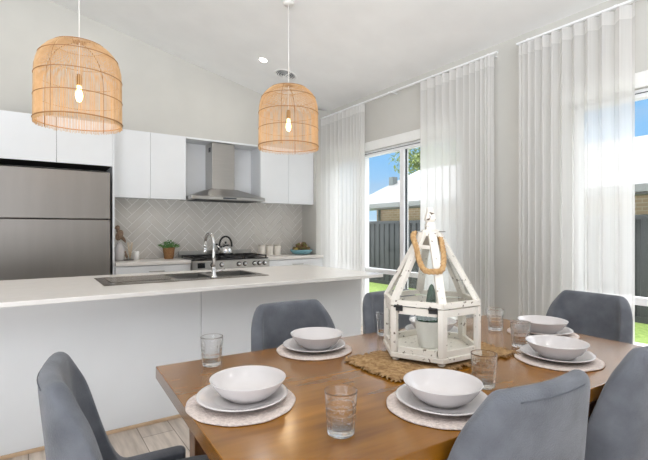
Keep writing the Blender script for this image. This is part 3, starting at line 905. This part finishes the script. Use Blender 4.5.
def make_chair(label):
    t = thing('dining_chair', label, 'chair', (0, 0, 0), 0, 'grey dining chairs around the table')
    v, f, rim = chair_shell()
    ob = MB().add(v, f, True).build('backrest', M['velvet'], t)
    s = ob.modifiers.new('Solidify', 'SOLIDIFY'); s.thickness = .056; s.offset = 0
    s = ob.modifiers.new('Subsurf', 'SUBSURF'); s.levels = 2; s.render_levels = 2
    # stitched seam just outside the rim
    pts = []
    for k, (p, (x, y)) in enumerate(rim):
        a = Vector(rim[max(0, k - 1)][0]); b = Vector(rim[min(len(rim) - 1, k + 1)][0])
        tt = (b - a); nn = Vector((-tt.y, tt.x, 0)).normalized()
        c = Vector(p)
        if nn.dot(Vector((c.x, c.y + .02, 0))) < 0: nn = -nn
        pts.append(c + nn * .0238 + Vector((0, 0, -.026)))
    MB().tube(pts[12:-12], .0014, 6).build('seam', M['seam'], ob)
    sc = MB(); prof = [(0, .405), (.9, .405), (.985, .418), (1, .44), (.985, .468), (.9, .482), (.5, .488), (0, .489)]
    seg = 40; vv = []; ff = []
    for (r, z) in prof:
        for i in range(seg):
            a = 2 * PI * i / seg
            cx = math.copysign(abs(math.cos(a)) ** .5, math.cos(a)); cy = math.copysign(abs(math.sin(a)) ** .5, math.sin(a))
            w = .192
            vv.append((w * r * cx, .03 + .215 * r * cy, z))
    for k in range(len(prof) - 1):
        for i in range(seg):
            j = (i + 1) % seg
            ff.append((k * seg + i, k * seg + j, (k + 1) * seg + j, (k + 1) * seg + i))
    sc.add(vv, ff, True).build('seat', M['velvet'], t)
    MB().box(-.17, .17, -.15, .20, .375, .404).build('seat_frame', M['leg'], t)
    for sx in (-1, 1):
        for (y, dy) in ((-.12, -.05), (.17, .03)):
            MB().tube([(sx * .15, y, .376), (sx * .18, y + dy, 0)], .014, 12, radii=[.018, .011]).build('leg', M['leg'], t)
    return t
chairs = [  # rim centre x, y, heading (direction faced, degrees from +y anticlockwise), label
    (.060, 1.35, -94.0, 'blue grey fabric chair at the left end of the table'),
    (1.08, 1.90, 177.0, 'grey fabric chair on the island side behind the front place setting'),
    (1.76, 1.91, 177.0, 'grey fabric chair on the island side, partly hidden by the lantern'),
    (2.66, 1.19, 88.0, 'grey fabric chair at the right end, in front of the sheer curtain'),
    (1.02, .565, -5.0, 'grey fabric chair in the foreground with its back to the viewer'),
    (1.685, .545, -2.0, 'dark grey fabric chair cut off by the right edge of the photo'),
]
proto = None
for (x, y, h, lab) in chairs:
    if proto is None:
        proto = make_chair(lab); c = proto
    else:
        c = copy_tree(proto); c['label'] = lab
    a = math.radians(h)
    off = Matrix.Rotation(a, 2) @ Vector((0, -.265))
    c.location = (x - off.x, y - off.y, 0); c.rotation_euler = (0, 0, a)

# ------------------------------------------------------------------ place settings
places = [
    (.511, 1.176, 'at the left end of the table', (.022, .004)),
    (.985, 1.525, 'in front of the island side chair', (.015, 0)),
    (.972, .834, 'in the centre foreground', (.008, .005)),
    (2.045, 1.14, 'at the right end of the table', (0, 0)),
    (1.69, .885, 'at the right foreground, nearest the right edge', (0, 0)),
    (1.60, 1.43, 'behind the lantern', (0, 0)),
]
pm = MB().lathe([(0, 0), (.151, 0), (.156, .0015), (.156, .004), (.151, .0055), (.12, .005), (.1, .0056), (.08, .005), (.06, .0056), (0, .0052)], 72,
                rmod=lambda r, z, a, k: (r * (1 + .012 * math.sin(3 * a + 1) + .006 * math.sin(11 * a)), z))
def ridge(r, z, a, k):
    w = 1 if .088 < r < .126 else 0
    return r, z + w * .0008 * math.sin(80 * a)
pl = MB().lathe([(0, .003), (.07, .003), (.072, 0), (.08, 0), (.083, .004), (.11, .012), (.129, .0185), (.131, .0205), (.129, .022), (.118, .0185), (.10, .0125), (.09, .009), (.083, .0065), (.075, .0055), (0, .0055)], 240, rmod=ridge)
bl = MB().lathe([(0, .003), (.05, .003), (.052, 0), (.058, 0), (.062, .004), (.085, .02), (.102, .042), (.109, .054), (.1105, .0565), (.1085, .057), (.104, .051), (.096, .04), (.08, .023), (.06, .011), (.04, .008), (0, .0075)], 64)
gprof = []
def gl_prof():
    H = .106
    out = [(0, 0), (.030, 0), (.0335, .0025)]
    for k in range(1, 41):
        z = .0025 + (H - .0025) * k / 40
        out.append((.0335 + .0075 * (z / H), z))
    inn = [(.0395, H + .0008), (.0385, H)]
    for k in range(1, 21):
        z = H - (H - .017) * k / 20
        inn.append((.0385 - .0075 * (1 - (z - .017) / (H - .017)), z))
    return out + inn + [(.026, .0145), (0, .014)]
GP = gl_prof()
def gmod(r, z, a, k):
    if 3 <= k <= 42 and .006 < z < .078:
        gz = max(0, math.cos(2 * PI * z / .0165)) ** 5
        ga = max(0, math.cos(a * 12)) ** 5
        return r - .0026 * max(gz, ga), z
    return r, z
gm = MB().lathe(GP, 96, rmod=gmod)
glasses = [(.562, 1.566), (1.405, 1.553), (.636, .862), (1.935, 1.32), (1.205, .863), (1.745, 1.07)]
glab = ['cut glass tumbler near the left far corner of the table', 'cut glass tumbler left behind the lantern', 'cut glass tumbler alone in the front of the table',
        'cut glass tumbler right of the lantern, farther one', 'cut glass tumbler right in front of the lantern', 'cut glass tumbler behind the right foreground bowl']
gloc = glasses
base = {}
for i, (x, y, lab, off) in enumerate(places):
    for (nm, mb_, mt, z, word, cat, grp, dx, dy) in (
        ('placemat', pm, 'mat', TH + .0003, 'round pale woven placemat', 'placemat', 'woven placemats', 0, 0),
        ('dinner_plate', pl, 'china', TH + .0062, 'white ribbed dinner plate', 'plate', 'white dinner plates', .004, .003),
        ('bowl', bl, 'china', TH + .0123, 'white bowl on a plate', 'bowl', 'white bowls', off[0], off[1])):
        if nm not in base:
            ob = mb_.build(nm, M[mt]); base[nm] = ob
        else:
            ob = base[nm].copy(); COL.objects.link(ob)
        ob.location = (x + dx, y + dy, z); ob.rotation_euler = (0, 0, i * 1.3)
        tag(ob, word + ' ' + lab, cat, grp)
for i, (x, y) in enumerate(gloc):
    if i == 0: ob = gm.build('tumbler', M['glass']); base['g'] = ob
    else:
        ob = base['g'].copy(); COL.objects.link(ob)
    ob.location = (x, y, TH + .0003); ob.rotation_euler = (0, 0, i * .37)
    tag(ob, glab[i], 'glass', 'cut glass tumblers on the table')

# ------------------------------------------------------------------ jute runner
rc = Vector((1.315, 1.172))
t = thing('table_runner', 'coarse fringed jute runner under the lantern', 'runner', (rc.x, rc.y, TH + .0005), TROT)
RL, RW = .62, .285
rn = MB()
nr = 24
for k in range(nr):
    y = -RW / 2 + RW * (k + .5) / nr
    for s in (0, PI):
        pts = []
        for i in range(80):
            x = -RL / 2 + RL * i / 79
            ph = x * 2 * PI / .03 + s + (k % 2) * 1.5
            pts.append((x, y + .0042 * math.cos(ph), .0058 + .0022 * math.sin(ph)))
        rn.tube(pts, .0036, 5)
fgm = rn
for i in range(330):
    side = random.random()
    if side < .42:
        sx = -1 if i % 2 else 1
        p = Vector((sx * RL / 2, random.uniform(-RW / 2, RW / 2), .006)); d = Vector((sx, random.uniform(-.5, .5), 0))
    else:
        sy = -1 if i % 2 else 1
        p = Vector((random.uniform(-RL / 2, RL / 2), sy * RW / 2, .006)); d = Vector((random.uniform(-.6, .6), sy, 0))
    d.normalize(); L = random.uniform(.008, .026)
    q = d.cross(Vector((0, 0, 1))) * random.uniform(-.008, .008)
    fgm.tube([p - d * .006, p + d * L * .5 + Vector((0, 0, random.uniform(-.001, .006))) + q * .4, p + d * L + Vector((0, 0, -.0022)) + q], .002, 5, radii=[.003, .0028, .0016])
rn.build('woven_jute', M['jute'], t)

# ------------------------------------------------------------------ lantern
LZ = TH + .0095
t = thing('hexagonal_lantern', 'distressed white hexagonal glass lantern with rope loop', 'lantern', (1.320, 1.194, LZ), 0)
phi0 = math.atan2(-.827, -.562)     # one corner faces the viewer's side of the table
FT = .016
def hexp(r, z, k): a = phi0 + k * PI / 3; return Vector((r * math.cos(a), r * math.sin(a), z))
RB, ZR, RCAP, ZCAP = .192, .205, .036, .478
MB().hexa([hexp(RB + .006, FT, k) for k in range(6)], [hexp(RB + .006, FT + .018, k) for k in range(6)]).build('base_board', M['chip'], t, bevel=.002)
for k in range(6):
    MB().ellipsoid(hexp(RB - .02, FT * .5, k), (.014, .014, .0085), 12, 8).build('foot', M['chip'], t)
for k in range(6):
    a = phi0 + k * PI / 3
    c, s = math.cos(a), math.sin(a)
    R2 = lambda x, y, z: (c * x - s * y, s * x + c * y, z)
    q = [(RB - .022, -.013), (RB - .004, -.017), (RB + .002, 0), (RB - .004, .017), (RB - .022, .013)]
    MB().hexa([R2(x, y, FT + .0182) for x, y in q], [R2(x, y, ZR) for x, y in q]).build('post', M['chip'], t, bevel=.0015)
def face_mid(r, z, k): return (hexp(r, z, k) + hexp(r, z, k + 1)) / 2
for k in range(6):
    a0, a1 = hexp(RB - .010, 0, k), hexp(RB - .010, 0, k + 1)
    d = (a1 - a0).normalized()
    for z, h in ((FT + .030, .023), (ZR - .014, .026)):
        MB().bar(a0 + d * .018 + Vector((0, 0, z)), a1 - d * .018 + Vector((0, 0, z)), .013, h).build('lower_rail', M['chip'], t, bevel=.001)
    p0, p1 = hexp(RB - .012, 0, k) + d * .014, hexp(RB - .012, 0, k + 1) - d * .014
    nrm = Vector((d.y, -d.x, 0)) * .001
    MB().hexa([p0 + nrm + Vector((0, 0, FT + .04)), p1 + nrm + Vector((0, 0, FT + .04)), p1 - nrm + Vector((0, 0, FT + .04)), p0 - nrm + Vector((0, 0, FT + .04))],
              [p0 + nrm + Vector((0, 0, ZR - .027)), p1 + nrm + Vector((0, 0, ZR - .027)), p1 - nrm + Vector((0, 0, ZR - .027)), p0 - nrm + Vector((0, 0, ZR - .027))]).build('glass_pane', M['lpane'], t)
ZL = ZR + .003
for k in range(6):
    a = hexp(RB - .008, ZL + .011, k); b = hexp(RCAP, ZCAP, k)
    rad = Vector((math.cos(phi0 + k * PI / 3), math.sin(phi0 + k * PI / 3), 0))
    MB().bar(a, b, .03, .017, up=rad).build('roof_strut', M['chip'], t, bevel=.002)
    a0, a1 = hexp(RB - .006, ZL + .011, k), hexp(RB - .006, ZL + .011, k + 1)
    MB().bar(a0, a1, .016, .02).build('roof_rail', M['chip'], t, bevel=.001)
    # upper tie between struts
    u = .80
    b0, b1 = hexp(RB + (RCAP - RB) * u - .002, ZL + (ZCAP - ZL) * u, k), hexp(RB + (RCAP - RB) * u - .002, ZL + (ZCAP - ZL) * u, k + 1)
    MB().bar(b0, b1, .01, .014).build('top_tie', M['chip'], t)
    g0, g1, h0, h1 = hexp(RB - .014, ZL + .02, k), hexp(RB - .014, ZL + .02, k + 1), hexp(RB + (RCAP - RB) * .8 - .01, ZL + (ZCAP - ZL) * .8 - .008, k), hexp(RB + (RCAP - RB) * .8 - .01, ZL + (ZCAP - ZL) * .8 - .008, k + 1)
    nn = (g1 - g0).cross(h0 - g0).normalized() * .001
    MB().hexa([g0 - nn, g1 - nn, h1 - nn, h0 - nn], [g0 + nn, g1 + nn, h1 + nn, h0 + nn]).build('roof_pane', M['lpane'], t)
MB().hexa([hexp(.042, ZCAP - .012, k) for k in range(6)], [hexp(.034, ZCAP + .014, k) for k in range(6)]).build('cap', M['chip'], t, bevel=.002)
fz = ZCAP + .014
fin = [(.024, fz), (.024, fz + .018), (.018, fz + .03), (.026, fz + .037), (.026, fz + .045), (.015, fz + .075), (.016, fz + .08), (.013, fz + .088)]
fn = MB()
for (r0, z0), (r1, z1) in zip(fin[:-1], fin[1:]):
    fn.hexa([(r0 * math.cos(phi0 + PI / 4 + i * PI / 2), r0 * math.sin(phi0 + PI / 4 + i * PI / 2), z0) for i in range(4)],
            [(r1 * math.cos(phi0 + PI / 4 + i * PI / 2), r1 * math.sin(phi0 + PI / 4 + i * PI / 2), z1 if z1 != z0 else z0 + .0005) for i in range(4)])
fn.build('finial', M['chip'], t)
# hinges on the face to the left of the front corner (k = 5)
a0, a1 = hexp(RB, 0, 0), hexp(RB, 0, 5)
for face in (5,):
    p, q = hexp(RB, ZR, 0), hexp(RB, ZR, face)
    d = (q - p).normalized(); nn = Vector((d.y, -d.x, 0))
    if nn.dot((p + q) / 2) < 0: nn = -nn
    for s_ in (.035, .165):
        c = p + d * s_ + nn * .0015
        MB().bar(c - d * .016 + Vector((0, 0, -.004)), c + d * .016 + Vector((0, 0, -.004)), .004, .022).build('hinge', M['hinge'], t)
        MB().tube([c - d * .017 + nn * .003, c + d * .017 + nn * .003], .003, 8).build('hinge_pin', M['hinge'], t)
# rope loop: frame axes - lateral and outward (towards the front corner)
out = Vector((math.cos(phi0), math.sin(phi0), 0)); lat = Vector((.827, -.562, 0))
zr = ZCAP + .002
ctl = [(-.052, .0, zr), (-.066, .022, zr - .016), (-.062, .072, zr - .06), (-.058, .098, zr - .1), (-.04, .125, zr - .137), (0, .136, zr - .142),
       (.04, .125, zr - .137), (.058, .098, zr - .1), (.062, .072, zr - .06), (.066, .022, zr - .016), (.052, .0, zr)]
def cat(P, n=12):
    P = [Vector(p) for p in P]; P = [P[0] * 2 - P[1]] + P + [P[-1] * 2 - P[-2]]
    o_ = []
    for i in range(1, len(P) - 2):
        for k in range(n):
            u = k / n
            o_.append(.5 * ((2 * P[i]) + (P[i + 1] - P[i - 1]) * u + (2 * P[i - 1] - 5 * P[i] + 4 * P[i + 1] - P[i + 2]) * u * u + (3 * P[i] - P[i - 1] - 3 * P[i + 1] + P[i + 2]) * u ** 3))
    o_.append(P[-2]); return o_
cl = cat([lat * (a * .80 - .018) + out * b + Vector((0, 0, z)) for a, b, z in ctl])
rp = MB()
L = 0
acc = [0]
for i in range(1, len(cl)): L += (cl[i] - cl[i - 1]).length; acc.append(L)
for sgm in range(3):
    pts = []
    for i, p in enumerate(cl):
        tt = (cl[min(i + 1, len(cl) - 1)] - cl[max(i - 1, 0)]).normalized()
        n1 = tt.cross(out + Vector((0, 0, .3))).normalized(); n2 = tt.cross(n1)
        a = acc[i] * 2 * PI / .045 + sgm * 2 * PI / 3
        pts.append(p + n1 * (.0052 * math.cos(a)) + n2 * (.0052 * math.sin(a)))
    rp.tube(pts, .0062, 8)
rp.build('rope_handle', M['rope'], t)
pg = MB()
pg.tube([lat * -.062 + Vector((0, 0, zr + .004)), lat * .062 + Vector((0, 0, zr + .004))], .0025, 8)
pg.build('handle_pin', M['steel'], t)

# potted cactus in the lantern
CZ = LZ + FT + .0183
t = thing('potted_cactus', 'dark green cactus in a white pot inside the lantern', 'plant', (1.300, 1.178, CZ))
MB().lathe([(0, 0), (.038, 0), (.041, .004), (.056, .098), (.058, .104), (.053, .104), (.05, .09), (0, .088)], 32).build('pot', M['potwhite'], t)
MB().lathe([(0, .0885), (.049, .0885), (.045, .094), (0, .096)], 24).build('soil', M['soil'], t)
def ribbed(a, ph): return 1 + .10 * math.cos(a * 9)
MB().ellipsoid((.008, .0, .15), (.018, .018, .095), 36, 14, Matrix.Rotation(.05, 3, 'X'), ribbed).build('stem', M['cactus'], t)
for (x, y, rx, h) in ((-.03, .012, .023, .045), (.036, -.014, .02, .04), (-.012, -.03, .02, .042), (.012, .034, .022, .042)):
    MB().ellipsoid((x, y, .095 + h * .55), (rx, rx, h * .75), 36, 12, Matrix.Rotation(x * 7, 3, 'Y'), ribbed).build('side_shoot', M['cactus'], t)

# ------------------------------------------------------------------ outside
GZ = -.30
struct(MB().box(XW + .2, 30, -25, 40, GZ - .1, GZ).build('lawn', M['grass']), 'mown lawn strip outside the windows', 'lawn')
struct(MB().box(XW + .2, 6.9, -12, 20, GZ, GZ + .02).build('path', M['bounce_paving']), 'unseen pale concrete slab added to bounce light through the windows', 'path')  # unseen slab, added to bounce neutral light onto ceiling and curtains
FX = 8.5
t = thing('boundary_fence', 'dark ribbed steel boundary fence outside the windows', 'fence', (FX, 6, GZ)); o = tuple(t.location)
FZ = 1.50
y = -3.0
fp = MB(); v = []; f = []
n = 0
ys_ = []
y = -4.0
while y < 18:
    ys_ += [(y, 0), (y + .12, 0), (y + .14, .03), (y + .19, .03), (y + .21, 0)]
    y += .21
vv = []
for z in (GZ + .03, FZ):
    for (yy, dx) in ys_: vv.append((FX + dx, yy, z))
nn_ = len(ys_)
front = [(i, i + 1, nn_ + i + 1, nn_ + i) for i in range(nn_ - 1)]
fp.add(vv, front)
vb_ = [(x + .004, a, b) for (x, a, b) in vv]
fp.add(vb_, front)
fp.build('sheet', M['fence'], t, o)
MB().box(FX - .02, FX + .05, -4, 18, FZ - .06, FZ + .02).build('top_rail', M['fence'], t, o)
MB().box(FX - .02, FX + .05, -4, 18, GZ, GZ + .1).build('bottom_rail', M['fence'], t, o)
for k in range(10):
    yy = -4 + 2.4 * k
    MB().box(FX - .03, FX + .055, yy - .03, yy + .03, GZ, FZ + .03).build('post', M['fence'], t, o)

# neighbouring house
t = thing('neighbour_house', 'tan brick house with pale roof beyond the fence', 'house', (15, 4, GZ)); o = tuple(t.location)
hx0_, hx1_, hya, hyb = 11.0, 18.5, -14.0, 12.6
ez = 2.15
MB().box(hx0_, hx1_, hya, hyb, GZ, ez).build('brick_wall', M['brick'], t, o)
ov = .5
ex0, ex1, ey0, ey1 = hx0_ - ov, hx1_ + ov, hya - ov, 14.0
hw = (ex1 - ex0) / 2; rz_ = ez + hw * .435; xr = (ex0 + ex1) / 2
MB().hexa([(ex0, ey0, ez), (ex1, ey0, ez), (xr, ey0, rz_)], [(ex0, ey1, ez), (ex1, ey1, ez), (xr, ey1, rz_)]).build('roof', M['roof'], t, o)
gt = MB()
gt.box(ex0 - .11, ex0, ey0, ey1 + .02, ez - .1, ez + .06)
gt.build('gutter', M['gutter'], t, o)
MB().box(ex0, hx0_, ey0, ey1, ez - .14, ez - .11).build('soffit', M['roof'], t, o)
wn = MB().box(hx0_ - .03, hx0_ - .002, 2.2, 3.5, .9, 1.75).build('window', M['alu'], t, o)
MB().box(hx0_ - .035, hx0_ - .031, 2.26, 3.44, .96, 1.69).build('pane', M['screen'], wn, o)
dp = MB().tube([(hx0_ - .06, 12.4, GZ), (hx0_ - .06, 12.4, ez - .1)], .05, 10); dp.build('downpipe', M['gutter'], t, o)
fl = MB().box(12.87, 13.13, 13.7, 13.95, 2.9, 3.53); fl.build('flue', M['vent'], t, o)

# trees
def tree(x, y, h, r, label, seed):
    rd = random.Random(seed)
    t = thing('tree', label, 'tree', (x, y, GZ))
    tr = MB()
    tr.tube([(0, 0, 0), (.1, .05, h * .35), (.05, .1, h * .7)], .18, 10, radii=[.22, .16, .07])
    tips = []
    for i in range(9):
        a = i * 2.4; zz = h * rd.uniform(.35, .6)
        tip = (r * .7 * math.cos(a), r * .7 * math.sin(a), h * rd.uniform(.65, .95)); tips.append(tip)
        tr.tube([(.08, .05, zz), (tip[0] * .5, tip[1] * .5, (zz + tip[2]) / 2 + .1), tip], .05, 6, radii=[.07, .04, .015])
    tr.build('trunk', M['bark'], t)
    lv = MB()
    for i in range(3600):
        tip = tips[i % 9]
        c = Vector((tip[0] + rd.gauss(0, r * .3), tip[1] + rd.gauss(0, r * .3), tip[2] + rd.gauss(0, r * .26)))
        R = Matrix.Rotation(rd.uniform(0, 6.28), 3, 'Z') @ Matrix.Rotation(rd.uniform(-1.2, 1.2), 3, 'Y')
        L = rd.uniform(.13, .24); w = L * .42
        lv.add([c + R @ Vector(p) for p in ((-L, 0, 0), (0, -w, .02), (L, 0, -.03), (0, w, .02))], [(0, 1, 2, 3)])
    lv.build('leaves', M['leaf'], t)
tree(25.0, 21.5, 8.2, 2.6, 'leafy tree rising behind the pale roof', 3)

# ------------------------------------------------------------------ sky, sun, portals
w = bpy.data.worlds.new('sky'); scene.world = w; w.use_nodes = True
nt = w.node_tree; nt.nodes.clear()
out_ = nt.nodes.new('ShaderNodeOutputWorld'); bg = nt.nodes.new('ShaderNodeBackground')
nt.links.new(bg.outputs[0], out_.inputs[0])
tcw = nt.nodes.new('ShaderNodeTexCoord'); spw = nt.nodes.new('ShaderNodeSeparateXYZ')
nt.links.new(tcw.outputs['Generated'], spw.inputs[0])
def ramp(stops):
    r = nt.nodes.new('ShaderNodeValToRGB'); el = r.color_ramp.elements
    el[0].position, el[0].color = stops[0]; el[1].position, el[1].color = stops[-1]
    for p_, c_ in stops[1:-1]:
        e_ = el.new(p_); e_.color = c_
    nt.links.new(mrw.outputs[0], r.inputs[0])
    return r
mrw = nt.nodes.new('ShaderNodeMapRange'); mrw.inputs[1].default_value = -1; mrw.inputs[2].default_value = 1
nt.links.new(spw.outputs['Z'], mrw.inputs[0])
GROUND_FILL = (4.0, 4.2, 4.45, 1)  # glowing lower half of the world, added to brighten the ceiling
# clear blue sky beyond the windows, brighter zenith, rear haze and ground glow added to light the room
clear = ramp([(0, GROUND_FILL), (.495, GROUND_FILL), (.51, (.33, .47, .60, 1)), (.58, (.185, .385, .63, 1)), (.635, (.185, .385, .63, 1)), (.70, (3.1, 3.2, 3.3, 1)), (1, (3.1, 3.2, 3.3, 1))])
cloud_fill = ramp([(0, GROUND_FILL), (.495, GROUND_FILL), (.51, (.36, .38, .41, 1)), (.70, (.44, .46, .5, 1)), (.80, (1.2, 1.25, 1.3, 1)), (1, (2.0, 2.05, 2.1, 1))])
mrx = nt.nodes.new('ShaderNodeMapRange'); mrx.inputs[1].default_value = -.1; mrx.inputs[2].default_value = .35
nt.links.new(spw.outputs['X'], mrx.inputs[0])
mpw = nt.nodes.new('ShaderNodeMapping'); mpw.inputs['Scale'].default_value = (2.2, 2.2, 7)
nt.links.new(tcw.outputs['Generated'], mpw.inputs[0])
now = nt.nodes.new('ShaderNodeTexNoise'); now.inputs['Scale'].default_value = 1.6; now.inputs['Detail'].default_value = 6
nt.links.new(mpw.outputs[0], now.inputs['Vector'])
crw = nt.nodes.new('ShaderNodeMapRange'); crw.inputs[1].default_value = .50; crw.inputs[2].default_value = .80
crw.inputs[3].default_value = 1.0; crw.inputs[4].default_value = .45
nt.links.new(now.outputs[0], crw.inputs[0])
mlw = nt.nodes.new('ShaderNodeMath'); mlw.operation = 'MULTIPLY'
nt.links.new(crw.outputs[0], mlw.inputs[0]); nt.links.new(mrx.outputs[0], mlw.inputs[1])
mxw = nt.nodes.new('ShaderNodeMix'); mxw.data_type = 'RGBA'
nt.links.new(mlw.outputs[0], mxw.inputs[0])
nt.links.new(cloud_fill.outputs[0], mxw.inputs[6]); nt.links.new(clear.outputs[0], mxw.inputs[7])
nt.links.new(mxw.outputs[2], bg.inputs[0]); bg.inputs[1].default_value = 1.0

sl = bpy.data.lights.new('sun', 'SUN'); sl.energy = 2.5; sl.angle = .01; sl.color = (1, .96, .9)
so = bpy.data.objects.new('sun', sl); COL.objects.link(so)
so.rotation_euler = Vector((.34, -.32, -.88)).to_track_quat('-Z', 'Y').to_euler()
def portal(cx, cy, cz, sx, sz, rot):
    l = bpy.data.lights.new('sky_portal', 'AREA'); l.shape = 'RECTANGLE'; l.size = sx; l.size_y = sz
    l.cycles.is_portal = True
    ob = bpy.data.objects.new('sky_portal', l); COL.objects.link(ob); ob.location = (cx, cy, cz); ob.rotation_euler = rot
portal(XW + .15, (W1[0] + W1[1]) / 2, HEAD / 2, HEAD, W1[1] - W1[0], (0, PI / 2, 0))
portal(XW + .15, (W2[0] + W2[1]) / 2, HEAD / 2, HEAD, W2[1] - W2[0], (0, PI / 2, 0))
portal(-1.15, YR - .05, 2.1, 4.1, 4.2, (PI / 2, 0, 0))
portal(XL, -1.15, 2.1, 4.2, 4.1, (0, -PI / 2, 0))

# ------------------------------------------------------------------ camera and view
cam = bpy.data.cameras.new('camera'); co = bpy.data.objects.new('camera', cam); COL.objects.link(co)
cam.sensor_width = 36; cam.lens = 435 / 648 * 36; cam.clip_start = .05
co.location = (0, 0, EYE); co.rotation_euler = (PI / 2, 0, -math.radians(34.2))
scene.camera = co
vs = scene.view_settings
scene.display_settings.display_device = 'sRGB'
vs.view_transform = 'Standard'; vs.look = 'None'; vs.gamma = 1; vs.use_curve_mapping = False
vs.exposure = 0.66
scene.cycles.max_bounces = 12; scene.cycles.transparent_max_bounces = 24; scene.cycles.transmission_bounces = 12
scene.cycles.caustics_refractive = False; scene.cycles.caustics_reflective = False
scene.cycles.sample_clamp_indirect = 6
